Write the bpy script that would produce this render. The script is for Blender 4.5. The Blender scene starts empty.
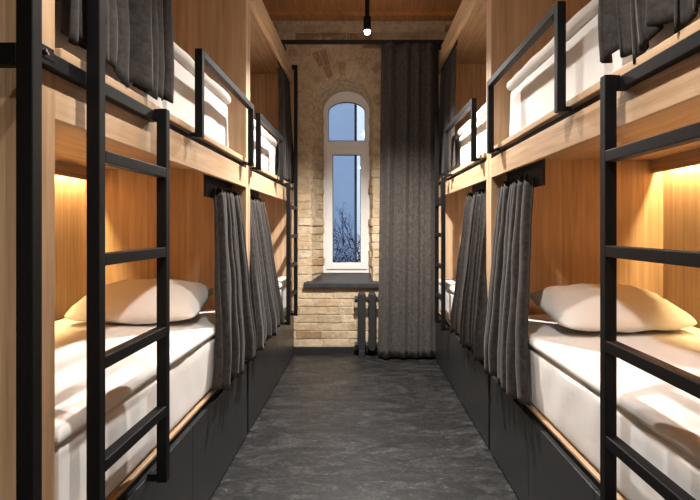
import bpy, bmesh, math, random
from mathutils import Vector, noise

random.seed(7)
S = bpy.context.scene
COL = S.collection
PI = math.pi

# ------------------------------------------------------------------ helpers
def new_mat(name):
    m = bpy.data.materials.new(name)
    m.use_nodes = True
    nt = m.node_tree
    for n in list(nt.nodes):
        nt.nodes.remove(n)
    out = nt.nodes.new('ShaderNodeOutputMaterial')
    b = nt.nodes.new('ShaderNodeBsdfPrincipled')
    nt.links.new(b.outputs[0], out.inputs[0])
    return m, nt, b, out

def N(nt, typ, **kw):
    n = nt.nodes.new(typ)
    for k, v in kw.items():
        setattr(n, k, v)
    return n

def ramp(nt, stops, fac=None):
    r = N(nt, 'ShaderNodeValToRGB')
    e = r.color_ramp.elements
    while len(e) < len(stops):
        e.new(0.5)
    for i, (p, c) in enumerate(stops):
        e[i].position = p
        e[i].color = (*c, 1)
    if fac is not None:
        nt.links.new(fac, r.inputs[0])
    return r

def math_node(nt, op, a=None, b=None):
    n = N(nt, 'ShaderNodeMath', operation=op)
    for i, v in enumerate((a, b)):
        if v is None:
            continue
        if isinstance(v, (int, float)):
            n.inputs[i].default_value = v
        else:
            nt.links.new(v, n.inputs[i])
    return n.outputs[0]

def plain(name, col, rough=.5, metal=0, spec=.5, noise_amt=0, noise_scale=20, bump=0):
    m, nt, b, out = new_mat(name)
    b.inputs['Base Color'].default_value = (*col, 1)
    b.inputs['Roughness'].default_value = rough
    b.inputs['Metallic'].default_value = metal
    b.inputs['Specular IOR Level'].default_value = spec
    if noise_amt or bump:
        tc = N(nt, 'ShaderNodeTexCoord')
        nz = N(nt, 'ShaderNodeTexNoise')
        nz.inputs['Scale'].default_value = noise_scale
        nz.inputs['Detail'].default_value = 6
        nt.links.new(tc.outputs['Object'], nz.inputs['Vector'])
        lo = tuple(c * (1 - noise_amt) for c in col)
        hi = tuple(min(1, c * (1 + noise_amt)) for c in col)
        r = ramp(nt, [(.3, lo), (.7, hi)], nz.outputs[0])
        nt.links.new(r.outputs[0], b.inputs['Base Color'])
        if bump:
            bp = N(nt, 'ShaderNodeBump')
            bp.inputs['Strength'].default_value = bump
            bp.inputs['Distance'].default_value = .004
            nt.links.new(nz.outputs[0], bp.inputs['Height'])
            nt.links.new(bp.outputs[0], b.inputs['Normal'])
    return m

def wood(name, axis, dark, mid, light, rough=.5, board=.21):
    """oak veneer, grain running along axis ('z' or 'y')"""
    m, nt, b, out = new_mat(name)
    tc = N(nt, 'ShaderNodeTexCoord')
    sp = N(nt, 'ShaderNodeSeparateXYZ')
    nt.links.new(tc.outputs['Object'], sp.inputs[0])
    X, Y, Z = sp.outputs
    if axis == 'z':
        across = math_node(nt, 'ADD', X, Y); along = Z
    else:
        across = math_node(nt, 'ADD', X, Z); along = Y
    bd = math_node(nt, 'FLOOR', math_node(nt, 'DIVIDE', across, board))
    wn = N(nt, 'ShaderNodeTexWhiteNoise', noise_dimensions='1D')
    nt.links.new(bd, wn.inputs['W'])
    def coord(sa, sl):
        c = N(nt, 'ShaderNodeCombineXYZ')
        nt.links.new(math_node(nt, 'MULTIPLY', across, sa), c.inputs[0])
        nt.links.new(math_node(nt, 'MULTIPLY', along, sl), c.inputs[1])
        nt.links.new(math_node(nt, 'MULTIPLY', wn.outputs['Value'], 9), c.inputs[2])
        return c.outputs[0]
    n1 = N(nt, 'ShaderNodeTexNoise'); n1.inputs['Scale'].default_value = 1; n1.inputs['Detail'].default_value = 7
    n1.inputs['Distortion'].default_value = .5
    nt.links.new(coord(26, 1.5), n1.inputs['Vector'])
    n2 = N(nt, 'ShaderNodeTexNoise'); n2.inputs['Scale'].default_value = 1; n2.inputs['Detail'].default_value = 4
    nt.links.new(coord(190, 6), n2.inputs['Vector'])
    wv = N(nt, 'ShaderNodeTexWave', wave_type='BANDS', bands_direction='X')
    wv.inputs['Scale'].default_value = 1.0
    wv.inputs['Distortion'].default_value = 7
    wv.inputs['Detail'].default_value = 3
    wv.inputs['Detail Scale'].default_value = 1.2
    nt.links.new(coord(9, .75), wv.inputs['Vector'])
    f = math_node(nt, 'MULTIPLY', n1.outputs[0], .66)
    f = math_node(nt, 'ADD', f, math_node(nt, 'MULTIPLY', wv.outputs['Fac'], .07))
    f = math_node(nt, 'ADD', f, math_node(nt, 'MULTIPLY', n2.outputs[0], .3))
    f = math_node(nt, 'ADD', f, math_node(nt, 'MULTIPLY', math_node(nt, 'SUBTRACT', wn.outputs['Value'], .5), .12))
    r = ramp(nt, [(.28, dark), (.5, mid), (.74, light)], f)
    nt.links.new(r.outputs[0], b.inputs['Base Color'])
    b.inputs['Roughness'].default_value = rough
    b.inputs['Specular IOR Level'].default_value = .35
    bp = N(nt, 'ShaderNodeBump')
    bp.inputs['Strength'].default_value = .25
    bp.inputs['Distance'].default_value = .002
    nt.links.new(n2.outputs[0], bp.inputs['Height'])
    nt.links.new(bp.outputs[0], b.inputs['Normal'])
    return m

OD, OM, OL = (.27, .165, .088), (.41, .268, .155), (.53, .37, .235)
M = {}
M['oak_v'] = wood('oak_vertical', 'z', OD, OM, OL)
M['oak_h'] = wood('oak_horizontal', 'y', OD, OM, OL)
M['ceil'] = wood('ceiling_boards', 'x', (.30, .125, .042), (.46, .21, .075), (.58, .29, .115), board=.14)
M['steel'] = plain('black_steel', (.0035, .0035, .004), .5, 0, .18)
M['iron'] = plain('radiator_paint', (.022, .022, .023), .5, 0, .35)
M['cab'] = plain('charcoal_laminate', (.022, .0232, .025), .38, 0, .5, .12, 60)
M['gap'] = plain('black_recess', (.006, .006, .006), .7)
M['slab'] = plain('sill_stone', (.032, .032, .035), .5, 0, .4, .3, 14, .2)
M['white_frame'] = plain('white_upvc', (.74, .72, .70), .35)
M['screw'] = plain('bright_screw', (.75, .75, .75), .25, 1)
M['pipe'] = plain('dark_pipe', (.03, .035, .05), .5)
M['outwall'] = plain('pale_render', (.62, .70, .80), .8, 0, .3, .06, 5)
M['bark'] = plain('bark', (.02, .022, .03), .9)
M['snow'] = plain('snow', (.75, .80, .9), .8)
M['ground'] = plain('snowy_ground', (.35, .42, .55), .9, 0, .3, .3, 1)
M['plaster'] = plain('rear_plaster', (.42, .33, .25), .8, 0, .3, .08, 4)

def fabric(name, a, b_, scale, rough=.95, bump=.35):
    m, nt, b, out = new_mat(name)
    tc = N(nt, 'ShaderNodeTexCoord')
    nz = N(nt, 'ShaderNodeTexNoise'); nz.inputs['Scale'].default_value = scale; nz.inputs['Detail'].default_value = 8
    nz.inputs['Roughness'].default_value = .7
    nt.links.new(tc.outputs['Object'], nz.inputs['Vector'])
    r = ramp(nt, [(.35, a), (.68, b_)], nz.outputs[0])
    nt.links.new(r.outputs[0], b.inputs['Base Color'])
    b.inputs['Roughness'].default_value = rough
    b.inputs['Specular IOR Level'].default_value = .15
    b.inputs['Sheen Weight'].default_value = .10
    b.inputs['Sheen Roughness'].default_value = .5
    bp = N(nt, 'ShaderNodeBump'); bp.inputs['Strength'].default_value = bump; bp.inputs['Distance'].default_value = .003
    nt.links.new(nz.outputs[0], bp.inputs['Height'])
    nt.links.new(bp.outputs[0], b.inputs['Normal'])
    return m
M['bedcurtain'] = fabric('charcoal_curtain', (.0165, .0138, .0124), (.042, .035, .031), 45)
M['wincurtain'] = fabric('grey_brown_velvet', (.040, .035, .032), (.092, .081, .074), 42)

def linen(name, col):
    m, nt, b, out = new_mat(name)
    tc = N(nt, 'ShaderNodeTexCoord')
    nz = N(nt, 'ShaderNodeTexNoise'); nz.inputs['Scale'].default_value = 7; nz.inputs['Detail'].default_value = 5
    nz.inputs['Distortion'].default_value = .8
    nt.links.new(tc.outputs['Object'], nz.inputs['Vector'])
    b.inputs['Base Color'].default_value = (*col, 1)
    b.inputs['Roughness'].default_value = .8
    b.inputs['Specular IOR Level'].default_value = .2
    bp = N(nt, 'ShaderNodeBump'); bp.inputs['Strength'].default_value = .18; bp.inputs['Distance'].default_value = .010
    nt.links.new(nz.outputs[0], bp.inputs['Height'])
    nt.links.new(bp.outputs[0], b.inputs['Normal'])
    return m
M['sheet'] = linen('white_sheet', (.71, .69, .665))
M['pillow'] = linen('white_pillowcase', (.70, .675, .64))

def floor_mat():
    m, nt, b, out = new_mat('marbled_vinyl')
    tc = N(nt, 'ShaderNodeTexCoord')
    mp = N(nt, 'ShaderNodeMapping'); mp.inputs['Scale'].default_value = (1.5, 3.4, 1)
    nt.links.new(tc.outputs['Object'], mp.inputs[0])
    n1 = N(nt, 'ShaderNodeTexNoise'); n1.inputs['Scale'].default_value = 2.6; n1.inputs['Detail'].default_value = 12
    n1.inputs['Roughness'].default_value = .80; n1.inputs['Distortion'].default_value = 1.3
    nt.links.new(mp.outputs[0], n1.inputs['Vector'])
    n2 = N(nt, 'ShaderNodeTexNoise'); n2.inputs['Scale'].default_value = 16; n2.inputs['Detail'].default_value = 12
    n2.inputs['Roughness'].default_value = .85; n2.inputs['Distortion'].default_value = 1.6
    nt.links.new(mp.outputs[0], n2.inputs['Vector'])
    r1 = ramp(nt, [(.37, (.004, .004, .0045)), (.5, (.016, .016, .0165)), (.63, (.058, .057, .057))], n1.outputs[0])
    r2 = ramp(nt, [(.36, (.25, .25, .25)), (.5, (.9, .9, .9)), (.6, (1.15, 1.15, 1.14)), (.70, (2.6, 2.55, 2.5))], n2.outputs[0])
    mx = N(nt, 'ShaderNodeMix', data_type='RGBA', blend_type='MULTIPLY')
    mx.inputs['Factor'].default_value = 1
    nt.links.new(r1.outputs[0], mx.inputs['A']); nt.links.new(r2.outputs[0], mx.inputs['B'])
    nt.links.new(mx.outputs['Result'], b.inputs['Base Color'])
    n3 = N(nt, 'ShaderNodeTexNoise'); n3.inputs['Scale'].default_value = 30; n3.inputs['Detail'].default_value = 6
    n3.inputs['Roughness'].default_value = .8; n3.inputs['Distortion'].default_value = .8
    nt.links.new(mp.outputs[0], n3.inputs['Vector'])
    r3 = ramp(nt, [(.38, (.35,) * 3), (.52, (1,) * 3), (.64, (3.4,) * 3)], n3.outputs[0])
    mx3 = N(nt, 'ShaderNodeMix', data_type='RGBA', blend_type='MULTIPLY'); mx3.inputs['Factor'].default_value = 1
    nt.links.new(mx.outputs['Result'], mx3.inputs['A']); nt.links.new(r3.outputs[0], mx3.inputs['B'])
    nt.links.new(mx3.outputs['Result'], b.inputs['Base Color'])
    rr = ramp(nt, [(.3, (.34,) * 3), (.7, (.55,) * 3)], n2.outputs[0])
    nt.links.new(rr.outputs[0], b.inputs['Roughness'])
    bp = N(nt, 'ShaderNodeBump'); bp.inputs['Strength'].default_value = .25; bp.inputs['Distance'].default_value = .002
    nt.links.new(n2.outputs[0], bp.inputs['Height'])
    nt.links.new(bp.outputs[0], b.inputs['Normal'])
    return m
M['floor'] = floor_mat()

def brick_mat():
    m, nt, b, out = new_mat('old_brick')
    at = N(nt, 'ShaderNodeAttribute', attribute_name='tone')
    tc = N(nt, 'ShaderNodeTexCoord')
    nz = N(nt, 'ShaderNodeTexNoise'); nz.inputs['Scale'].default_value = 16; nz.inputs['Detail'].default_value = 8
    nz.inputs['Roughness'].default_value = .7
    nt.links.new(tc.outputs['Object'], nz.inputs['Vector'])
    r = ramp(nt, [(0, (.30, .18, .10)), (.25, (.47, .34, .205)), (.6, (.57, .44, .285)), (1, (.65, .54, .39))], at.outputs['Fac'])
    r2 = ramp(nt, [(.3, (.7, .68, .64)), (.55, (1, 1, 1)), (.75, (1.18, 1.16, 1.12))], nz.outputs[0])
    n4 = N(nt, 'ShaderNodeTexNoise'); n4.inputs['Scale'].default_value = 7; n4.inputs['Detail'].default_value = 10
    n4.inputs['Roughness'].default_value = .75
    nt.links.new(tc.outputs['Object'], n4.inputs['Vector'])
    sm = ramp(nt, [(.48, (0, 0, 0)), (.62, (.85, .85, .85))], n4.outputs[0])
    ms = N(nt, 'ShaderNodeMix', data_type='RGBA')
    nt.links.new(sm.outputs[0], ms.inputs['Factor'])
    nt.links.new(r.outputs[0], ms.inputs['A']); ms.inputs['B'].default_value = (.60, .50, .37, 1)
    mx = N(nt, 'ShaderNodeMix', data_type='RGBA', blend_type='MULTIPLY'); mx.inputs['Factor'].default_value = 1
    nt.links.new(ms.outputs['Result'], mx.inputs['A']); nt.links.new(r2.outputs[0], mx.inputs['B'])
    nt.links.new(mx.outputs['Result'], b.inputs['Base Color'])
    b.inputs['Roughness'].default_value = .9
    b.inputs['Specular IOR Level'].default_value = .15
    n3 = N(nt, 'ShaderNodeTexNoise'); n3.inputs['Scale'].default_value = 38; n3.inputs['Detail'].default_value = 7
    nt.links.new(tc.outputs['Object'], n3.inputs['Vector'])
    bp = N(nt, 'ShaderNodeBump'); bp.inputs['Strength'].default_value = .8; bp.inputs['Distance'].default_value = .012
    nt.links.new(n3.outputs[0], bp.inputs['Height'])
    nt.links.new(bp.outputs[0], b.inputs['Normal'])
    return m
M['brick'] = brick_mat()
M['mortar'] = plain('lime_mortar', (.52, .42, .30), .95, 0, .1, .3, 30, .6)

def glass_mat(name, tint):
    m, nt, b, out = new_mat(name)
    nt.nodes.remove(b)
    tr = N(nt, 'ShaderNodeBsdfTransparent'); tr.inputs[0].default_value = (*tint, 1)
    gl = N(nt, 'ShaderNodeBsdfGlossy'); gl.inputs['Roughness'].default_value = .02
    fr = N(nt, 'ShaderNodeFresnel'); fr.inputs[0].default_value = 1.45
    mx = N(nt, 'ShaderNodeMixShader')
    nt.links.new(fr.outputs[0], mx.inputs[0]); nt.links.new(tr.outputs[0], mx.inputs[1]); nt.links.new(gl.outputs[0], mx.inputs[2])
    nt.links.new(mx.outputs[0], out.inputs[0])
    return m
M['glass'] = glass_mat('window_glass', (.93, .96, 1))
M['blueglass'] = glass_mat('blue_window_glass', (.62, .67, .735))

def emit(name, col, strength):
    m, nt, b, out = new_mat(name)
    nt.nodes.remove(b)
    e = N(nt, 'ShaderNodeEmission'); e.inputs[0].default_value = (*col, 1); e.inputs[1].default_value = strength
    nt.links.new(e.outputs[0], out.inputs[0])
    return m
LED = (1, .69, .31)
M['led'] = emit('warm_led', LED, 6)
M['bulb'] = emit('lamp_lens', (1, .86, .68), 14)

# ---- objects
def empty(name, loc, label, cat, group=None):
    o = bpy.data.objects.new(name, None)
    o.empty_display_size = .1
    COL.objects.link(o)
    o.location = loc
    o['label'] = label; o['category'] = cat
    if group:
        o['group'] = group
    return o

def obj(name, bm, mat, parent=None, smooth=False, bevel=0, label=None, solidify=0):
    """bm is in world coordinates; parents carry only a location"""
    bmesh.ops.recalc_face_normals(bm, faces=bm.faces)
    base = Vector((0, 0, 0))
    q = parent
    while q is not None:
        base += q.location
        q = q.parent
    if parent is None:
        vs = [v.co for v in bm.verts]
        lo = Vector((min(v.x for v in vs), min(v.y for v in vs), min(v.z for v in vs)))
        hi = Vector((max(v.x for v in vs), max(v.y for v in vs), max(v.z for v in vs)))
        loc = Vector(((lo.x + hi.x) / 2, (lo.y + hi.y) / 2, lo.z))
        base = loc
    bmesh.ops.translate(bm, verts=bm.verts, vec=-base)
    me = bpy.data.meshes.new(name)
    bm.to_mesh(me); bm.free()
    me.materials.append(M[mat] if isinstance(mat, str) else mat)
    o = bpy.data.objects.new(name, me)
    COL.objects.link(o)
    if parent is None:
        o.location = base
    else:
        o.parent = parent
    if smooth:
        for p in me.polygons:
            p.use_smooth = True
    if solidify:
        md = o.modifiers.new('thickness', 'SOLIDIFY'); md.thickness = solidify; md.offset = 0
    if bevel:
        md = o.modifiers.new('edge', 'BEVEL'); md.width = bevel; md.segments = 2; md.limit_method = 'ANGLE'
        md.harden_normals = False
    if label:
        o['label'] = label
    return o

def tag(o, label, cat, group=None):
    o['label'] = label; o['category'] = cat
    if group:
        o['group'] = group
    return o

def struct(o):
    o['kind'] = 'structure'
    return o

WORLD = lambda u, v, z: Vector((u, v, z))

def box(bm, P, a0, a1, b0, b1, c0, c1):
    vs = [bm.verts.new(P(a, b, c)) for a in (a0, a1) for b in (b0, b1) for c in (c0, c1)]
    for f in ((0, 1, 3, 2), (4, 6, 7, 5), (0, 4, 5, 1), (2, 3, 7, 6), (0, 2, 6, 4), (1, 5, 7, 3)):
        bm.faces.new([vs[i] for i in f])

def boxes(P, *bs):
    bm = bmesh.new()
    for b in bs:
        box(bm, P, *b)
    return bm

def cyl(bm, p0, p1, r0, r1=None, seg=14, caps=True):
    p0 = Vector(p0); p1 = Vector(p1)
    r1 = r0 if r1 is None else r1
    d = (p1 - p0).normalized()
    a = d.orthogonal().normalized(); b = d.cross(a)
    A = [bm.verts.new(p0 + (a * math.cos(2 * PI * i / seg) + b * math.sin(2 * PI * i / seg)) * r0) for i in range(seg)]
    B = [bm.verts.new(p1 + (a * math.cos(2 * PI * i / seg) + b * math.sin(2 * PI * i / seg)) * r1) for i in range(seg)]
    for i in range(seg):
        j = (i + 1) % seg
        bm.faces.new((A[i], A[j], B[j], B[i]))
    if caps:
        bm.faces.new(A); bm.faces.new(B)

def lathe(cx, cy, prof, seg=24):
    bm = bmesh.new()
    rings = []
    for r, z in prof:
        if r < 1e-5:
            rings.append([bm.verts.new((cx, cy, z))])
        else:
            rings.append([bm.verts.new((cx + r * math.cos(2 * PI * i / seg), cy + r * math.sin(2 * PI * i / seg), z)) for i in range(seg)])
    for A, B in zip(rings, rings[1:]):
        for i in range(seg):
            j = (i + 1) % seg
            if len(A) == 1 and len(B) > 1:
                bm.faces.new((A[0], B[i], B[j]))
            elif len(B) == 1 and len(A) > 1:
                bm.faces.new((A[i], A[j], B[0]))
            elif len(A) > 1:
                bm.faces.new((A[i], A[j], B[j], B[i]))
    return bm

def axis_list(lo, hi, r, n):
    e = [0, .1, .3, .6, 1]
    a = [lo + r * t for t in e]
    b = [hi - r * t for t in reversed(e)]
    mid = [lo + r + (hi - lo - 2 * r) * i / n for i in range(1, n)]
    return a + mid + b

def rounded_box(P, u0, u1, v0, v1, z0, z1, r, nu, nv, nz=2, rz=None, wob=None):
    """box with rounded edges on a grid; wob(u,v,z,nrm) gives an offset in (u,v,z)"""
    bm = bmesh.new()
    r = min(r, (z1 - z0) / 2 * .98)
    U = axis_list(u0, u1, r, nu); V = axis_list(v0, v1, r, nv); Z = axis_list(z0, z1, r, nz)
    cache = {}
    def vert(u, v, z):
        k = (round(u, 5), round(v, 5), round(z, 5))
        if k in cache:
            return cache[k]
        q = Vector((min(max(u, u0 + r), u1 - r), min(max(v, v0 + r), v1 - r), min(max(z, z0 + r), z1 - r)))
        d = Vector((u, v, z)) - q
        if d.length < 1e-9:
            p = q; n = Vector((0, 0, 1))
        else:
            n = d.normalized(); p = q + n * r
        if wob:
            p = p + wob(p, n)
        w = bm.verts.new(P(*p)); cache[k] = w
        return w
    def quad(a, b, c, d):
        vs = [vert(*a), vert(*b), vert(*c), vert(*d)]
        if len(set(vs)) == 4:
            bm.faces.new(vs)
    for A, B in zip(U, U[1:]):
        for C, D in zip(V, V[1:]):
            for z in (z0, z1):
                quad((A, C, z), (B, C, z), (B, D, z), (A, D, z))
        for C, D in zip(Z, Z[1:]):
            for v in (v0, v1):
                quad((A, v, C), (B, v, C), (B, v, D), (A, v, D))
    for A, B in zip(V, V[1:]):
        for C, D in zip(Z, Z[1:]):
            for u in (u0, u1):
                quad((u, A, C), (u, B, C), (u, B, D), (u, A, D))
    return bm

# ------------------------------------------------------------------ the two rows of bunks
class Row:
    def __init__(s, side, w0, k, zo, tilt):
        s.side = side; s.w0 = w0; s.zo = zo; s.tilt = tilt
        d = Vector((k, 1, 0)).normalized()
        s.d = d
        s.n = Vector((d.y, -d.x, 0)) * side
        s.o = Vector((side * w0, 0, 0))
    def P(s, u, v, z):
        # the upper boards of the older bunks sag a little along their length
        if z > 1.345 and u < 3.05:
            z += s.tilt * (3.05 - u) / 1.9 * min(1, (z - 1.345) / .02)
        return s.o + s.d * u + s.n * v + Vector((0, 0, z))

L = Row(-1, .657, 5 / 560, -.006, .012)
R = Row(1, .675, -4.5 / 560, .018, .013)
DEPTH = .875
TH = .05
ZB = .40          # top of the drawer fronts
TOPZ = 2.555

def bunk(row, u0, u1, side_word, which, led_power, up_fill):
    P = row.P; zo = row.zo
    zf0, zf1 = 1.374 + zo * 1.3, 1.476 + zo
    t = empty('bunk_bed', P((u0 + u1) / 2, DEPTH / 2, 0), which, 'bunk bed', 'built-in oak bunk beds')
    i0, i1 = u0 + TH, u1 - TH
    top = TOPZ + zo * 1.6
    for a, b in ((u0, u0 + TH), (u1 - TH, u1)):
        obj('side_panel', boxes(P, (a, b, 0, DEPTH, 0 if (a == u0 and u0 < 2) else ZB + .023, top)), 'oak_v', t, bevel=.002)
    obj('back_panel', boxes(P, (u0, u1, DEPTH, DEPTH + .02, 0, top)), 'oak_v', t)
    # lower bed box
    n = 2 if row.side < 0 else 3
    gap_end = .045 if u0 < 2 else 0
    d0 = u0 + (TH + .002 if u0 < 2 else .006)
    w = (u1 - .006 - d0 - gap_end) / n
    if gap_end:
        obj('filler_strip', boxes(P, (u1 - .042, u1 - .012, .004, .018, .012, ZB)), 'cab', t, bevel=.0015)
    for k in range(n):
        a = d0 + k * w
        obj('drawer_front', boxes(P, (a + .0015, a + w - .0015, 0, .018, .012, ZB)), 'cab', t, bevel=.0015)
    obj('bed_box', boxes(P, (d0, u1, .02, DEPTH, 0, ZB + .022)), 'gap', t)
    obj('bed_rail', boxes(P, (i0, i1, .007, .05, ZB + .026, ZB + .038)), 'oak_h', t, bevel=.003)
    # upper bed
    obj('fascia', boxes(P, (i0, i1, 0, .02, zf0, zf1)), 'oak_h', t, bevel=.0015)
    obj('bed_deck', boxes(P, (i0, i1, .022, DEPTH, zf1 - .005, zf1 + .022)), 'oak_h', t)
    obj('shadow_gap', boxes(P, (i0, i1, .010, .0215, zf1 + .0005, zf1 + .022)), 'gap', t, label='black recessed strip')
    obj('bed_rail', boxes(P, (i0, i1, -.014, .055, zf1 + .022, zf1 + .046)), 'oak_h', t, bevel=.003)
    # canopy
    obj('top_fascia', boxes(P, (i0, i1, -.012, .02, top - .125, top)), 'oak_h', t, bevel=.0015)
    obj('top_panel', boxes(P, (i0, i1, .02, DEPTH, top - .03, top)), 'oak_h', t)
    # light coves; the upper one is unseen, added as warm fill
    for zc, pw in ((zf1 - .005, led_power), (top - .03, up_fill)):
        if not pw:
            continue
        obj('light_pelmet', boxes(P, (i0, i1, DEPTH - .062, DEPTH - .046, zc - .068, zc)), 'oak_h', t)
        obj('led_strip', boxes(P, (i0 + .03, i1 - .03, DEPTH - .03, DEPTH - .018, zc - .012, zc)), 'led', t, label='glowing warm light strip')
        ld = bpy.data.lights.new('strip_glow', 'AREA')
        ld.shape = 'RECTANGLE'; ld.size = i1 - i0 - .08; ld.size_y = .012
        ld.energy = pw; ld.color = LED
        lo = bpy.data.objects.new('strip_glow', ld)
        COL.objects.link(lo)
        lo.parent = t
        lo.location = P((i0 + i1) / 2, DEPTH - .030, zc - .022) - t.location
        lo.rotation_euler = (0, 0, PI / 2 - math.atan2(row.d.x, row.d.y))
    return t

LED_P = 27.0
UP_P = 6.0
bl = [(1.13, 3.095), (3.10, 5.035)]
br = [(.93, 2.88), (2.885, 4.865)]
bunk(L, *bl[0], 'left', 'light oak bunk on the left, its near end behind the tall black corner post', LED_P, UP_P)
bunk(L, *bl[1], 'left', 'light oak bunk on the left standing against the brick window wall', LED_P * .4, UP_P)
bunk(R, *br[0], 'right', 'light oak bunk on the right, its lower pillow pale against a glowing end panel', LED_P, UP_P)
bunk(R, *br[1], 'right', 'light oak bunk on the right standing beside the long grey window curtain', LED_P * .4, UP_P)

# ---- steel ladders
def ladder(row, ua, ub, tall, u_tall_top, label, rail=None):
    """stiles at ua (near) and ub (far); tall: which one runs up to the canopy"""
    P = row.P; zo = row.zo
    tb = .030
    t = empty('bunk_ladder', P((ua + ub) / 2, -.045, ZB - .005), label, 'ladder', 'black steel bunk ladders')
    v0, v1 = -.060, -.030
    zt = 1.500 + zo
    for k, u in ((0, ua), (1, ub)):
        top = u_tall_top if k == tall else zt
        a, b = (u, u + tb)
        obj('stile', boxes(P, (a, b, v0, v1, ZB - .012, top)), 'steel', t, bevel=.002)
        # foot bracket back to the bed box
        obj('foot_bracket', boxes(P, (a + .004, b - .004, v1, .0, ZB - .010, ZB + .012)), 'steel', t, bevel=.001)
        if k == tall:
            obj('top_hook', boxes(P, (a, b, v1, -.012, top - .035, top)), 'steel', t, bevel=.001)
        else:
            obj('top_hook', boxes(P, (a, b, v1 - .002, -.022, zt - .030, zt - .001)), 'steel', t, bevel=.001)
    for z in (1.329, 1.093, .857, .621):
        obj('rung', boxes(P, (ua + tb, ub, v0, v1, z - .028 + zo * .6, z + zo * .6)), 'steel', t, bevel=.002)
    if rail:
        obj('rail', boxes(P, (rail[0], rail[1], -.024, -.001, zt - .036, zt - .005)), 'steel', t, bevel=.002)
    return t

ladder(L, 1.250, 1.667, 0, 2.55, 'black steel ladder in front of the left bunk next to the corner post', (1.083, 1.695))
ladder(L, 4.345, 4.80, 1, 2.54, 'thin black steel ladder beside the brick wall at the far end of the left bunks')
ladder(R, .965, 1.392, 0, 2.60, 'large black steel ladder cut off by the right edge of the photo', (.965, 1.42))
ladder(R, 4.10, 4.44, 1, 2.60, 'thin black steel ladder standing against the long grey window curtain')

# corner post at the end of the left row
t = empty('steel_corner_post', L.P(1.066, -.012, 0), 'tall black square steel post with a cross rail at the end of the left bunks', 'post')
obj('post', boxes(L.P, (1.050, 1.082, -.030, .002, 0, 3.06)), 'steel', t, bevel=.002)
obj('cross_rail', boxes(L.P, (1.052, 1.080, .002, DEPTH, 1.443, 1.485)), 'steel', t, bevel=.002)
bm = bmesh.new()
for u, z in ((1.092, 1.482), (1.098, 1.478)):
    cyl(bm, L.P(u, -.033, z), L.P(u, -.026, z), .0035, seg=10)
obj('bracket', boxes(L.P, (1.082, 1.13, -.026, -.010, 1.470, 1.495)), 'steel', t, bevel=.001)
obj('bracket_screw', bm, 'screw', t, label='bright screw heads')
obj('bracket', boxes(L.P, (1.082, 1.13, .30, .34, 1.462, 1.490)), 'steel', t, bevel=.001)

# ---- guard rails
def guard(row, ua, ub, label, z0, z1):
    P = row.P; tb = .028
    t = empty('guard_rail', P((ua + ub) / 2, -.045, z0), label, 'guard rail', 'black steel bunk guard rails')
    v0, v1 = -.060, -.032
    obj('upright', boxes(P, (ua, ua + tb, v0, v1, z0, z1)), 'steel', t, bevel=.002)
    obj('upright', boxes(P, (ub - tb, ub, v0, v1, z0, z1)), 'steel', t, bevel=.002)
    obj('top_bar', boxes(P, (ua + tb, ub - tb, v0, v1, z1 - .028, z1)), 'steel', t, bevel=.002)
    for u in (ua + .01, ub - .07):
        obj('fixing_plate', boxes(P, (u, u + .06, v1, -.012, z0 + .004, z0 + .018)), 'steel', t, bevel=.001)
    return t
guard(L, 2.03, 2.965, 'large black steel guard rail on the upper left bunk behind the tall corner post', 1.470, 1.792)
guard(L, 3.14, 4.02, 'small black steel guard rail on the upper left bunk next to the brick wall', 1.470, 1.79)
guard(R, 1.725, 2.665, 'large black steel guard rail on the upper right bunk, white bedding rising behind it', 1.497, 1.838)
guard(R, 3.02, 3.98, 'small black steel guard rail on the upper right bunk beside the dark upper curtain', 1.505, 1.845)

# ---- bedding
def wob_soft(seed, amp, top_only=True):
    def w(p, n):
        f = noise.noise(Vector((p.x * 3.1 + seed, p.y * 3.7, p.z * 2)))
        g = noise.noise(Vector((p.x * 9 + seed, p.y * 5 + seed, p.z * 6)))
        h = abs(noise.noise(Vector((p.x * 5 - seed, p.y * 2.2 + p.x * 2, seed))))
        a = amp * (.9 * f + .45 * g - .7 * h + .2)
        return n * a
    return w

def bedding(row, u0, u1, zbase, seed, mlabel, tlabel, group):
    P = row.P
    up = zbase > 1
    vf = .062 if up else .015
    hm = .268 if up else .226
    ht, rt_, am = (.050, .024, .007) if up else (.044, .021, .007)
    m = obj('mattress', rounded_box(P, u0 + .02, u1 - .02, vf, DEPTH - .07, zbase, zbase + hm, .02, 44, 8, 6,
            wob=lambda p, n: n * ((.006 * noise.noise(Vector((p.x * 4 + seed, p.y * 4, p.z * 3))) + .004 * noise.noise(Vector((p.x * 13 + p.z * 9, seed, p.z * 4)))) if abs(n.z) < .5 and p.z > zbase + .03 else 0)), 'sheet', smooth=True)
    tag(m, mlabel, 'mattress', group + ' mattresses')
    t = obj('mattress_topper', rounded_box(P, u0 + .012, u1 - .012, vf - (.016 if up else .007), DEPTH - .06, zbase + hm + .001, zbase + hm + ht, rt_, 90, 26, 3,
            wob=lambda p, n, s=wob_soft(seed, am): s(p, n) * (max(0, min(1, (p.z - zbase - hm) / .03)))), 'sheet', smooth=True)
    tag(t, tlabel, 'mattress topper', group + ' toppers')

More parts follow.
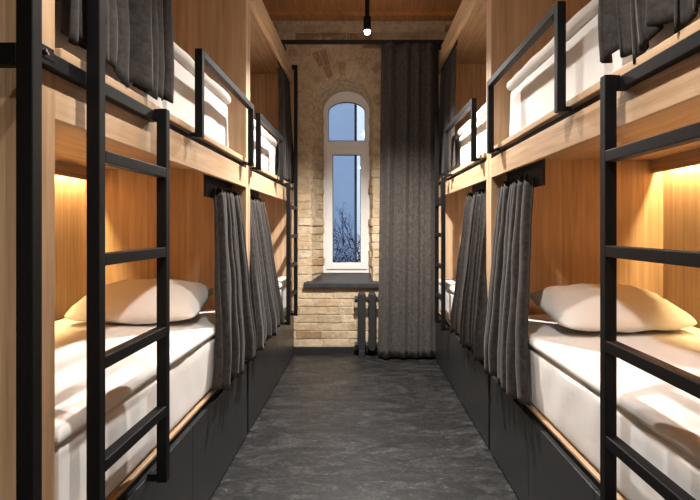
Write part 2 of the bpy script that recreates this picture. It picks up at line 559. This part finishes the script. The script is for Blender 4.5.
zl = ZB + .041
zuL = 1.476 + L.zo + .043
zuR = 1.476 + R.zo + .043
bedding(L, 1.20, 3.03, zl, 1.3, 'white covered mattress on the lower left bunk behind the large ladder',
        'thin white topper under the pillow on the lower left bunk', 'lower bunk')
bedding(R, .99, 2.82, zl, 4.1, 'white covered mattress on the lower right bunk behind the cut off ladder',
        'thin white topper under the pillow on the lower right bunk', 'lower bunk')
bedding(L, 3.16, 4.97, zl, 7.7, 'white covered mattress on the lower left bunk by the brick wall',
        'thin white topper on the lower left bunk by the brick wall', 'lower bunk')
bedding(R, 2.95, 4.80, zl, 9.2, 'white covered mattress on the lower right bunk by the window curtain',
        'thin white topper on the lower right bunk by the window curtain', 'lower bunk')
bedding(L, 1.20, 2.93, zuL, 11.5, 'white covered mattress on the upper left bunk behind the large guard rail',
        'thin white topper on the upper left bunk behind the large guard rail', 'upper bunk')
bedding(R, 1.0, 2.74, zuR, 14.2, 'white covered mattress on the upper right bunk behind the large guard rail',
        'thin white topper on the upper right bunk behind the large guard rail', 'upper bunk')
bedding(L, 3.16, 4.97, zuL, 17.9, 'white covered mattress on the upper left bunk by the brick wall',
        'thin white topper on the upper left bunk by the brick wall', 'upper bunk')
bedding(R, 2.95, 4.80, zuR, 21.1, 'white covered mattress on the upper right bunk by the window curtain',
        'thin white topper on the upper right bunk by the window curtain', 'upper bunk')

def pillow(row, uc, vc, z, ang, tilt, label, seed, ln=.61, wd=.44, th=.168):
    bm = bmesh.new()
    n = 34; mrows = 24
    ca, sa = math.cos(ang), math.sin(ang)
    grid = {}
    for side in (1, -1):
        for i in range(n + 1):
            for j in range(mrows + 1):
                a = -1 + 2 * i / n; b = -1 + 2 * j / mrows
                a = math.sin(a * PI / 2); b = math.sin(b * PI / 2)
                edge = (i in (0, n)) or (j in (0, mrows))
                if edge and side == -1:
                    grid[(side, i, j)] = grid[(1, i, j)]
                    continue
                x = a * ln / 2 * (1 - .07 * (1 - b * b) * 0 - .05 * (1 - abs(b)) ** 0 * 0)
                y = b * wd / 2
                x *= 1 - .06 * (1 - b * b) * abs(a) ** 3
                y *= 1 - .06 * (1 - a * a) * abs(b) ** 3
                x *= 1 - .10 * (a * b) ** 4; y *= 1 - .12 * (a * b) ** 4
                h = ((1 - abs(a) ** 2.4) * (1 - abs(b) ** 2.2))
                h = max(h, 0) ** .55 * th / 2
                wr = noise.noise(Vector((a * 3 + seed, b * 3, side))) * .010 + noise.noise(Vector((a * 7 + seed, b * 6, side * 3))) * .006
                h += wr * min(1, h / (th * .2))
                zz = side * h if side == 1 else -h * .75
                zz += th * .36
                # lean: the back edge sits higher against the end panel
                zz += tilt * (y + wd / 2)
                uu = uc + y * ca - x * sa
                vv = vc + y * sa + x * ca
                grid[(side, i, j)] = bm.verts.new(row.P(uu, vv, z + max(zz, .0)))
    for side in (1, -1):
        for i in range(n):
            for j in range(mrows):
                vs = [grid[(side, i, j)], grid[(side, i + 1, j)], grid[(side, i + 1, j + 1)], grid[(side, i, j + 1)]]
                if len(set(vs)) >= 3:
                    try:
                        bm.faces.new(vs)
                    except ValueError:
                        pass
    o = obj('pillow', bm, 'pillow', smooth=True)
    return tag(o, label, 'pillow', 'pillows on the lower bunks')
pillow(L, 2.64, .395, zl + .250, .05, .20, 'plump white pillow at the head of the lower left bunk', 2.2)
pillow(R, 2.44, .415, zl + .250, -.10, .20, 'plump white pillow at the head of the lower right bunk', 5.5)

# ---- bunk curtains
def sheet_curtain(fn, ns, nt_):
    bm = bmesh.new()
    g = [[bm.verts.new(fn(i / ns, j / nt_)) for j in range(nt_ + 1)] for i in range(ns + 1)]
    for i in range(ns):
        for j in range(nt_):
            bm.faces.new((g[i][j], g[i + 1][j], g[i + 1][j + 1], g[i][j + 1]))
    return bm

def bed_curtain(row, top_u, bot_u, zt, zb, vtop, vbot, pleats, amp, seed, label, track, scallop=.02, hem=.02, back=True):
    P = row.P
    rnd = random.Random(seed)
    ph = [rnd.uniform(0, 6.28) for _ in range(6)]
    def wave(s, t):
        x = s * pleats + .22 * math.sin(2 * PI * s * 1.7 + ph[0]) + .12 * math.sin(2 * PI * s * 3.3 + ph[1]) + .10 * t * math.sin(2 * PI * s * 2.3 + ph[2])
        return x
    def fn(s, t):
        e = t ** 1.25
        u = top_u[0] + (top_u[1] - top_u[0]) * s
        ub = bot_u[0] + (bot_u[1] - bot_u[0]) * s
        u = u + (ub - u) * e
        x = wave(s, t)
        c = math.sin(2 * PI * x)
        a = amp * (.75 + .4 * math.sin(2 * PI * s * 2.1 + ph[3]) * (.4 + .6 * t)) * (.85 + .35 * t)
        v = vtop + (vbot - vtop) * min(1, t * 1.15) + a * c
        u += .35 * amp * math.sin(4 * PI * x + ph[4]) * (.5 + .5 * t)
        v += .006 * noise.noise(Vector((s * 6, t * 5, seed)))
        z = zt + (zb - zt) * t
        if t < .12:
            z -= scallop * (1 - t / .12) * abs(math.sin(PI * x)) ** .8
        z += hem * t ** 6 * noise.noise(Vector((s * 5, 0, seed))) + hem * .3 * t ** 8 * c
        return P(u, v, z)
    th = empty('bunk_curtain', P((bot_u[0] + bot_u[1]) / 2, vbot, zb), label, 'curtain', 'charcoal bunk curtains')
    obj('curtain_fabric', sheet_curtain(fn, pleats * 14, 36), 'bedcurtain', th, smooth=True, solidify=.004)
    obj('curtain_head_strip', boxes(P, (track[0], track[1], vtop + .030, vtop + .042, zt - .055, track[2]) if back else (track[0], track[1], vtop - .012, vtop + .012, zt + .006, track[2])), 'gap', th, label='black strip behind and above the curtain heading')  # with back, a black sheet put behind the heading to keep its gaps dark
    return th

LH, RH = 1.345, 1.376
bed_curtain(L, (2.63, 3.02), (2.36, 2.96), LH, .465, .048, -.035, 8, .026, 1,
            'charcoal curtain gathered at the far end of the lower left bunk with the pillow', (2.56, 3.04, 1.462), scallop=.035)
bed_curtain(L, (3.17, 3.74), (3.10, 4.00), LH, .465, .048, -.035, 9, .028, 2,
            'charcoal curtain flaring out over the lower left bunk by the brick wall', (3.16, 3.80, 1.462), scallop=.035)
bed_curtain(R, (2.34, 2.80), (2.12, 2.76), RH, .465, .048, -.035, 8, .026, 3,
            'charcoal curtain gathered at the far end of the lower right bunk with the pillow', (2.28, 2.82, 1.486), scallop=.035)
bed_curtain(R, (2.96, 3.62), (2.86, 3.64), RH, .465, .048, -.035, 8, .028, 4,
            'charcoal curtain flaring out over the lower right bunk beside the long window curtain', (2.95, 3.68, 1.486), scallop=.035)
bed_curtain(L, (1.20, 1.94), (1.20, 1.845), 2.42, 1.545, .045, -.004, 8, .026, 5,
            'charcoal curtain on the upper left bunk above the large ladder', (1.18, 1.98, 2.510), hem=.05)
bed_curtain(R, (1.0, 1.60), (1.0, 1.475), 2.45, 1.572, .045, -.004, 8, .026, 6,
            'charcoal curtain on the upper right bunk at the right edge of the photo', (.98, 1.67, 2.550), hem=.05)
bed_curtain(L, (4.49, 4.97), (4.30, 4.97), 2.448, 1.540, .045, .004, 7, .019, 7,
            'charcoal curtain on the upper left bunk beside the brick wall', (4.47, 4.985, 2.510), back=False)
bed_curtain(R, (4.12, 4.80), (3.94, 4.80), 2.480, 1.570, .045, .004, 7, .019, 8,
            'charcoal curtain on the upper right bunk next to the long window curtain', (4.10, 4.815, 2.550), back=False)

# ------------------------------------------------------------------ room
YB = 5.10
XL, XR = -1.62, 1.62
ZC = 3.06
struct(obj('floor', boxes(WORLD, (XL - .1, XR + .1, -2.4, YB + .4, -.1, 0)), 'floor'))
struct(obj('ceiling', boxes(WORLD, (XL - .1, XR + .1, -2.4, YB + .4, ZC, ZC + .1)), 'ceil'))
struct(obj('wall_left', boxes(WORLD, (XL - .12, XL, -2.4, YB + .3, 0, ZC)), 'plaster'))
struct(obj('wall_right', boxes(WORLD, (XR, XR + .12, -2.4, YB + .3, 0, ZC)), 'plaster'))
struct(obj('wall_rear', boxes(WORLD, (XL, XR, -2.4, -2.28, 0, ZC)), 'plaster'))
struct(obj('trim_1', boxes(WORLD, (XL, XR, YB - .14, YB - .005, ZC - .035, ZC)), 'ceil'))
struct(obj('baseboard_back', boxes(WORLD, (-.70, .70, YB - .03, YB, 0, .058)), 'gap', bevel=.002))

# brick window wall with an arched, splayed opening
OX0, OX1 = -.462, .100
OC = (OX0 + OX1) / 2; OR = (OX1 - OX0) / 2
OZ0, OZS = .69, 2.235
RD = .20                      # depth of the reveal
FX0, FX1 = -.366, .075
FC = (FX0 + FX1) / 2; FR = (FX1 - FX0) / 2
FZ0 = .715
FZS, FRISE = 2.236, .20

def arch_pts(c, r, zs, rise, n=24):
    return [(c - r * math.cos(PI * i / n), zs + rise * math.sin(PI * i / n)) for i in range(n + 1)]

bm = bmesh.new()
yb = YB + .006
def quad(bm, pts):
    try:
        bm.faces.new([bm.verts.new(p) for p in pts])
    except ValueError:
        pass
WX0, WX1 = XL, XR
pts = arch_pts(OC, OR, OZS, OR)
def face_plane(y):
    quad(bm, [(WX0, y, 0), (OX0, y, 0), (OX0, y, ZC), (WX0, y, ZC)])
    quad(bm, [(OX1, y, 0), (WX1, y, 0), (WX1, y, ZC), (OX1, y, ZC)])
    quad(bm, [(OX0, y, 0), (OX1, y, 0), (OX1, y, OZ0 - .10), (OX0, y, OZ0 - .10)])
    for (a, za), (b, zb) in zip(pts, pts[1:]):
        quad(bm, [(a, y, za), (b, y, zb), (b, y, ZC), (a, y, ZC)])
face_plane(yb)
# splayed reveal from the wall face to just behind the window frame
outer = [(OX0, OZ0 - .10)] + pts + [(OX1, OZ0 - .10)]
inner = [(FX0 + .012, OZ0 - .10)] + arch_pts(FC, FR - .012, FZS, FRISE - .012) + [(FX1 - .012, OZ0 - .10)]
for k in range(len(outer) - 1):
    a, b = outer[k], outer[k + 1]; c, d = inner[k + 1], inner[k]
    quad(bm, [(a[0], yb, a[1]), (b[0], yb, b[1]), (c[0], YB + RD + .055, c[1]), (d[0], YB + RD + .055, d[1])])
    e0, e1 = inner[k], inner[k + 1]
    quad(bm, [(e0[0], YB + RD + .055, e0[1]), (e1[0], YB + RD + .055, e1[1]), (e1[0], YB + .40, e1[1]), (e0[0], YB + .40, e0[1])])
bmesh.ops.remove_doubles(bm, verts=bm.verts, dist=.0005)
wallback = obj('wall_back', bm, 'mortar')
struct(wallback)

# bricks (one mesh: the wall's surface pattern)
bm = bmesh.new()
tones = []
rb = random.Random(11)
def brick(corners, y0, y1, tone):
    """corners: four (x,z), front face at y0, jittered"""
    j = .0035
    f = [bm.verts.new((x + rb.uniform(-j, j), y0 + rb.uniform(-.003, .004), z + rb.uniform(-j, j))) for x, z in corners]
    b = [bm.verts.new((x, y1, z)) for x, z in corners]
    bm.faces.new(f)
    for i in range(4):
        k = (i + 1) % 4
        bm.faces.new((f[i], f[k], b[k], b[i]))
    tones.append((len(bm.verts) - 8, tone))
def tone(z=0):
    r = rb.random()
    if r < (.04 if z < 2.3 else .22):
        return rb.uniform(0, .25)
    return min(1, max(0, rb.gauss(.58, .14)))
RING = .30
h = .0735
nrow = int(ZC / h) + 1
for r in range(nrow):
    z0 = .06 + r * h; z1 = z0 + h - .007
    if z1 > ZC - .005:
        break
    zm = (z0 + z1) / 2
    spans = [(-1.0, .95)]
    if z0 < OZ0 - .05:
        spans = [(-1.0, .95)]
    elif zm < OZS:
        spans = [(-1.0, OX0), (OX1, .95)]
    elif zm < OZS + OR + RING:
        q = math.sqrt(max(0, (OR + RING) ** 2 - (zm - OZS) ** 2))
        spans = [(-1.0, OC - q), (OC + q, .95)]
    for a, b in spans:
        x = a - (rb.uniform(0, .1) if a == -1.0 else 0)
        right_anchor = (b < .9)
        cells = []
        if right_anchor:     # set out from the jamb so that headers and stretchers alternate there
            x = b
            first = True
            while x > a:
                w = (.125 if (r % 2) else .235) if first else rb.choice((.235, .24, .125, .23))
                first = False
                cells.append((max(a, x - w + .007), x)); x -= w
        else:
            first = True
            while x < b:
                w = (.125 if (r % 2) else .235) if first else rb.choice((.235, .24, .125, .23))
                first = False
                cells.append((x, min(b, x + w - .007))); x += w
        for c0, c1 in cells:
            if c1 - c0 < .02:
                continue
            dx0 = dx1 = 0
            if right_anchor and abs(c1 - b) < 1e-6 and zm < OZS:
                dx1 = rb.uniform(-.022, .008)
            if not right_anchor and a == OX1 and abs(c0 - a) < 1e-6 and zm < OZS:
                dx0 = rb.uniform(-.008, .016)
            brick([(c0 + dx0, z0), (c1 + dx1, z0), (c1 + dx1, z1), (c0 + dx0, z1)], YB - .002 + rb.uniform(-.003, .004), YB + .02, tone(zm))
# two rings of bricks standing on end round the arch
for r0, r1, n in ((OR + .015, OR + .135, 17), (OR + .148, OR + RING - .012, 24)):
    for k in range(n):
        if rb.random() < .04:
            continue
        a0 = PI * k / n + .010; a1 = PI * (k + 1) / n - .010
        jr = rb.uniform(-.012, .012)
        c = []
        for rr, aa in ((r0 + jr, a0), (r0 + jr, a1), (r1 + jr, a1), (r1 + jr, a0)):
            c.append((OC - rr * math.cos(aa), OZS + rr * math.sin(aa)))
        brick(c, YB - .003 + rb.uniform(-.004, .004), YB + .02, tone(2.4) * .9)
# bricks down the splayed jambs
for r in range(nrow):
    z0 = .06 + r * h; z1 = z0 + h - .010
    if z0 < OZ0 or z1 > OZS + .02:
        continue
    for side in (0, 1):
        xo, xi = (OX0, FX0 + .006) if side == 0 else (OX1, FX1 - .006)
        cuts = [0, .5, 1] if r % 2 else [0, 1]
        for s0, s1 in zip(cuts, cuts[1:]):
            ya, ybk = YB + .012 + s0 * RD, YB + .005 + s1 * RD
            xa, xb = xo + (xi - xo) * (s0 + .03), xo + (xi - xo) * (s1 - .03)
            out = (.006 if side == 0 else -.006) * rb.uniform(-1.2, 2.2)
            n0 = len(bm.verts)
            f = [bm.verts.new((x + out + rb.uniform(-.003, .003), y, z + rb.uniform(-.004, .004))) for x, y, z in
                 ((xa, ya, z0), (xb, ybk, z0), (xb, ybk, z1), (xa, ya, z1))]
            g = [bm.verts.new((x - (.03 if side == 0 else -.03), y, z)) for x, y, z in
                 ((xa, ya, z0), (xb, ybk, z0), (xb, ybk, z1), (xa, ya, z1))]
            bm.faces.new(f)
            for i in range(4):
                k = (i + 1) % 4
                bm.faces.new((f[i], f[k], g[k], g[i]))
            tones.append((n0, min(1, tone() * .95)))
vals = [0.5] * len(bm.verts)
for n0, tn in tones:
    for i in range(n0, n0 + 8):
        vals[i] = tn
bricks = obj('wall_back_bricks', bm, 'brick', wallback, bevel=.004)
at = bricks.data.attributes.new('tone', 'FLOAT', 'POINT')
at.data.foreach_set('value', vals)
bricks['kind'] = 'structure'

# ---- window
def arch_frame(bm, x0, x1, z0, zs, rise, wd, y0, y1, n=24, irise=None):
    """ring between an arched outline and the same outline moved in by wd"""
    def outline(d):
        c = (x0 + x1) / 2; r = (x1 - x0) / 2 - d
        return [(x0 + d, z0 + d)] + arch_pts(c, r, zs, rise - d if (d == 0 or irise is None) else irise, n) + [(x1 - d, z0 + d)]
    A, B = outline(0), outline(wd)
    m = len(A)
    rings = [[bm.verts.new((x, y, z)) for x, z in pl] for pl, y in ((A, y0), (B, y0), (B, y1), (A, y1))]
    for q in range(4):
        P0, P1 = rings[q], rings[(q + 1) % 4]
        for i in range(m):
            j = (i + 1) % m
            bm.faces.new((P0[i], P0[j], P1[j], P1[i]))

fy0, fy1 = YB + RD, YB + RD + .06
ZT0, ZT1 = 1.866, 1.964          # the transom
bm = bmesh.new()
arch_frame(bm, FX0, FX1, FZ0, FZS, FRISE, .046, fy0, fy1, irise=.098)
win = obj('window_1', bm, 'white_frame', bevel=.003)
struct(win); win['label'] = 'tall white arched window in the brick wall'
obj('transom', boxes(WORLD, (FX0 + .04, FX1 - .04, fy0 + .005, fy1, ZT0, ZT1)), 'white_frame', win, bevel=.003)
bm = bmesh.new()
sx0, sx1, sz0, sz1, sw = FX0 + .026, FX1 - .026, FZ0 + .036, ZT0 + .03, .062
for b in ((sx0, sx0 + sw, sz0, sz1), (sx1 - sw, sx1, sz0, sz1), (sx0 + sw, sx1 - sw, sz0, sz0 + sw), (sx0 + sw, sx1 - sw, sz1 - sw, sz1)):
    box(bm, WORLD, b[0], b[1], fy0 - .014, fy1 - .01, b[2], b[3])
sash = obj('sash', bm, 'white_frame', win, bevel=.004)
obj('pane', boxes(WORLD, (sx0 + sw - .004, sx1 - sw + .004, fy0 + .026, fy0 + .030, sz0 + sw - .004, sz1 - sw + .004)), 'glass', sash)
bm = bmesh.new()
for b in ((sx0 + sw, sx0 + sw + .004, sz0 + sw, sz1 - sw), (sx1 - sw - .004, sx1 - sw, sz0 + sw, sz1 - sw),
          (sx0 + sw, sx1 - sw, sz0 + sw, sz0 + sw + .004), (sx0 + sw, sx1 - sw, sz1 - sw - .006, sz1 - sw)):
    box(bm, WORLD, b[0], b[1], fy0 - .002, fy0 + .024, b[2], b[3])
obj('gasket', bm, 'gap', sash)
bm = bmesh.new()
arch_frame(bm, FX0 + .046, FX1 - .046, ZT1, FZS, .098, .005, fy0 + .004, fy0 + .022)
obj('gasket', bm, 'gap', win)
bm = bmesh.new()
ap = [(FX0 + .046, ZT1)] + arch_pts(FC, FR - .046, FZS, .098) + [(FX1 - .046, ZT1)]
f0 = [bm.verts.new((x, fy0 + .026, z)) for x, z in ap]; f1 = [bm.verts.new((x, fy0 + .030, z)) for x, z in ap]
bm.faces.new(f0); bm.faces.new(f1)
for i in range(len(ap)):
    j = (i + 1) % len(ap)
    bm.faces.new((f0[i], f0[j], f1[j], f1[i]))
obj('pane', bm, 'glass', win)
# sill slab, splayed with the opening
bm = bmesh.new()
prof = [(YB - .045, .600), (YB - .045, .646), (YB + RD + .02, .716), (YB + RD + .02, .600)]
sl = []
for sgn in (0, 1):
    row_ = []
    for y, z in prof:
        if y < YB:
            x = -.530 if sgn == 0 else .20
        else:
            x = FX0 + .01 if sgn == 0 else FX1 - .01
        row_.append(bm.verts.new((x, y, z)))
    sl.append(row_)
bm.faces.new(sl[0]); bm.faces.new(sl[1])
for i in range(4):
    j = (i + 1) % 4
    bm.faces.new((sl[0][i], sl[0][j], sl[1][j], sl[1][i]))
sill = obj('window_sill', bm, 'slab', win, bevel=.004, label='thick dark stone sill')

# ---- radiator
t = empty('cast_iron_radiator', (.16, YB - .11, 0), 'dark cast iron column radiator under the window, half behind the curtain', 'radiator')
for k in range(6):
    cx = -.002 + k * .092
    yc = YB - .11
    bm = bmesh.new()
    # front outline of one column: pointed shoulders, narrow hubs
    prof = [(-.016, .055), (.016, .055), (.030, .075), (.036, .12), (.034, .17), (.034, .50), (.036, .54), (.024, .565), (-.024, .565), (-.036, .54), (-.034, .50), (-.034, .17), (-.036, .12), (-.030, .075)]
    for y0, y1 in ((yc - .055, yc - .004), (yc + .004, yc + .055)):
        A = [bm.verts.new((cx + x, y0, z)) for x, z in prof]; B = [bm.verts.new((cx + x, y1, z)) for x, z in prof]
        bm.faces.new(A); bm.faces.new(B)
        for i in range(len(prof)):
            j = (i + 1) % len(prof)
            bm.faces.new((A[i], A[j], B[j], B[i]))
    for z in (.10, .505):
        cyl(bm, (cx - .0455, yc, z), (cx + .0455, yc, z), .028, seg=14)
    obj('column', bm, 'iron', t, bevel=.007)
for cx in (-.002, -.002 + 5 * .092):
    obj('foot', boxes(WORLD, (cx - .028, cx + .028, YB - .165, YB - .055, 0, .06)), 'iron', t, bevel=.006)
for z in (.505, .10):
    bm = bmesh.new()
    cyl(bm, (-.067, YB - .11, z), (-.042, YB - .11, z), .032, seg=6)
    obj('end_plug', bm, 'iron', t, bevel=.003)

# ---- window curtain and its rail
YC = 4.885
t = empty('curtain_rail', (-.05, YC, 2.73), 'black curtain rail across the brick wall above the arched window', 'curtain rail')
obj('rail', boxes(WORLD, (-.84, .80, YC - .018, YC + .018, 2.748, 2.778)), 'gap', t, bevel=.003)
for x in (-.70, .22):
    obj('wall_bracket', boxes(WORLD, (x - .012, x + .012, YC + .018, YB + .004, 2.754, 2.772)), 'gap', t)
def wfn(s, tt):
    x = .140 + .515 * s + .030 * (1 - tt) * (1 - s)
    ph = s * 4.2 + .12 * math.sin(2 * PI * s * 1.3 + 1) + .05 * tt * math.sin(7 * s)
    c = math.sin(2 * PI * ph)
    a = .024 + .014 * math.sin(5 * s + 1.3)
    y = YC - .02 + a * c + .008 * math.sin(4 * PI * ph + 1 + tt) - .012 * tt
    x -= .012 * (1 - tt) * 0 + .008 * tt * math.sin(3 * s)
    z = 2.745 + (.022 - 2.745) * tt + .010 * tt ** 8 * noise.noise(Vector((s * 4, 0, 2)))
    return Vector((x, y, z))
o = obj('window_curtain', sheet_curtain(wfn, 110, 40), 'wincurtain', smooth=True, solidify=.006)
tag(o, 'long grey brown curtain hanging to the floor beside the arched window', 'curtain')

# ---- pendants
def pendant(x, y, zb, label, power, fill, cone=138):
    t = empty('pendant_lamp', (x, y, zb), label, 'pendant lamp', 'slim black pendant lamps')
    obj('ceiling_rose', lathe(x, y, [(0, ZC), (.05, ZC), (.05, ZC - .022), (.04, ZC - .028), (0, ZC - .028)]), 'steel', t, smooth=False, bevel=.002)
    obj('stem', lathe(x, y, [(0, ZC - .02), (.0145, ZC - .02), (.0145, zb + .085), (0, zb + .085)], 16), 'steel', t)
    obj('lamp_head', lathe(x, y, [(0, zb + .09), (.020, zb + .09), (.024, zb + .082), (.024, zb), (.019, zb), (.019, zb + .02), (0, zb + .02)]), 'steel', t)
    obj('bulb', lathe(x, y, [(0, zb + .018), (.017, zb + .018), (.020, zb - .006), (.015, zb - .022), (0, zb - .028)]), 'bulb', t, smooth=True, label='glowing frosted bulb')
    ld = bpy.data.lights.new('lamp_beam', 'SPOT')
    ld.energy = power; ld.color = (1, .95, .89); ld.spot_size = math.radians(cone); ld.spot_blend = .65
    ld.shadow_soft_size = .022
    lo = bpy.data.objects.new('lamp_beam', ld); COL.objects.link(lo)
    lo.parent = t; lo.location = (0, 0, -.055)
    if fill:
        ld = bpy.data.lights.new('lamp_fill', 'POINT')  # extra point light, added as ambient fill beyond the beam
        ld.energy = fill; ld.color = (1, .90, .79); ld.shadow_soft_size = .03
        lo = bpy.data.objects.new('lamp_fill', ld); COL.objects.link(lo)
        lo.parent = t; lo.location = (0, 0, -.06)
    return t
PW, FILL = 98, 4.5
ZL = 2.385
pendant(.033, 3.52, ZL, 'slim black pendant lamp with a glowing tip in front of the arched window', PW * 3.7, FILL, 146)
pendant(.015, 2.27, ZL, 'added slim black pendant lamp brightening the middle of the aisle', PW * .45, FILL)  # unseen lamp, added to brighten the upper bedding
pendant(.0, 1.02, ZL, 'slim black pendant lamp over the aisle between the large ladders', PW, FILL)
pendant(-.03, -.45, ZL, 'added slim black pendant lamp giving fill light from behind the camera', PW * 1.2, FILL * 2)  # unseen lamp, added to fill the camera-facing panels

# ---- outside the window
o = obj('snowy_yard', boxes(WORLD, (-12, 12, 6.2, 30, -3.3, -3.2)), 'ground'); struct(o); o.name = 'ground_yard'
# older outer casement of the double window, bluish glass with a dark edge
cas = obj('outer_casement', boxes(WORLD, (-.074, -.050, YB + .350, YB + .385, FZ0, 2.50)), 'pipe', win, bevel=.003, label='dark edge of the outer casement')
obj('pane', boxes(WORLD, (-.46, -.074, YB + .365, YB + .369, FZ0, 2.50)), 'blueglass', cas)
SNOWN = [3]
t = empty('snowy_tree', (-.15, 11.5, -3.2), 'bare dark tree dusted with snow outside the window', 'tree')
bm = bmesh.new(); sn = bmesh.new()
rt = random.Random(5)
def branch(p, d, ln, r, depth):
    q = p + d * ln
    cyl(bm, p, q, r, r * .62, seg=5, caps=False)
    if depth >= 2:
        for _ in range(SNOWN[0]):
            c = p + (q - p) * rt.random() + Vector((rt.uniform(-.05, .05), rt.uniform(-.05, .05), rt.uniform(0, .03)))
            rr = rt.uniform(.007, .020)
            a = [sn.verts.new(c + Vector(k) * rr) for k in ((1, 0, 0), (-1, 0, 0), (0, 1, 0), (0, -1, 0), (0, 0, 1), (0, 0, -.6))]
            for f in ((0, 2, 4), (2, 1, 4), (1, 3, 4), (3, 0, 4), (2, 0, 5), (1, 2, 5), (3, 1, 5), (0, 3, 5)):
                sn.faces.new([a[k] for k in f])
    if depth == 5:
        return
    for _ in range(4 if depth > 0 else 9):
        e = (d + Vector((rt.uniform(-.85, .85), rt.uniform(-.85, .85), rt.uniform(-.35, .45)))).normalized()
        branch(p + (q - p) * rt.uniform(.5, 1), e, ln * rt.uniform(.42, .62), r * .5, depth + 1)
branch(Vector((-.15, 11.5, -3.2)), Vector((0, 0, 1)), 2.3, .11, 0)
obj('branches', bm, 'bark', t)
o = obj('snow', sn, 'snow', t); o['kind'] = 'stuff'
t = empty('snowy_shrub', (-.25, 9.3, -3.2), 'dense dark shrub flecked with snow at the foot of the window view', 'shrub')
bm = bmesh.new(); sn = bmesh.new()
SNOWN[0] = 3
for x in (-.75, -.45, -.15, .15):
    branch(Vector((x, 9.3, -3.2)), Vector((.02, 0, 1)), 2.75, .05, 1)
obj('branches', bm, 'bark', t)
o = obj('snow', sn, 'snow', t); o['kind'] = 'stuff'

# ------------------------------------------------------------------ sky
w = bpy.data.worlds.new('dusk'); S.world = w
w.use_nodes = True
nt = w.node_tree
bg = nt.nodes['Background']
tc = N(nt, 'ShaderNodeTexCoord')
sp = N(nt, 'ShaderNodeSeparateXYZ'); nt.links.new(tc.outputs['Generated'], sp.inputs[0])
nz = N(nt, 'ShaderNodeTexNoise'); nz.inputs['Scale'].default_value = 6; nz.inputs['Detail'].default_value = 4
nt.links.new(tc.outputs['Generated'], nz.inputs['Vector'])
f = math_node(nt, 'ADD', sp.outputs[2], math_node(nt, 'MULTIPLY', math_node(nt, 'SUBTRACT', nz.outputs[0], .5), .35))
r = ramp(nt, [(.0, (.42, .52, .66)), (.12, (.50, .60, .74)), (.4, (.66, .76, .90))], f)
nt.links.new(r.outputs[0], bg.inputs[0])
bg.inputs[1].default_value = 1.5

# ------------------------------------------------------------------ camera
cd = bpy.data.cameras.new('camera'); cam = bpy.data.objects.new('camera', cd); COL.objects.link(cam)
cam.location = (0, 0, 1.15)
cam.rotation_euler = (PI / 2, 0, 0)
cd.sensor_width = 36; cd.sensor_fit = 'HORIZONTAL'
cd.lens = 560 / 700 * 36
cd.shift_x = -12 / 700; cd.shift_y = -23 / 700
cd.clip_start = .02
S.camera = cam
S.view_settings.view_transform = 'Standard'
S.view_settings.look = 'None'
S.view_settings.gamma = 1
S.view_settings.exposure = 0.1
S.view_settings.use_curve_mapping = False
S.cycles.use_denoising = True
S.cycles.max_bounces = 10
S.cycles.diffuse_bounces = 6
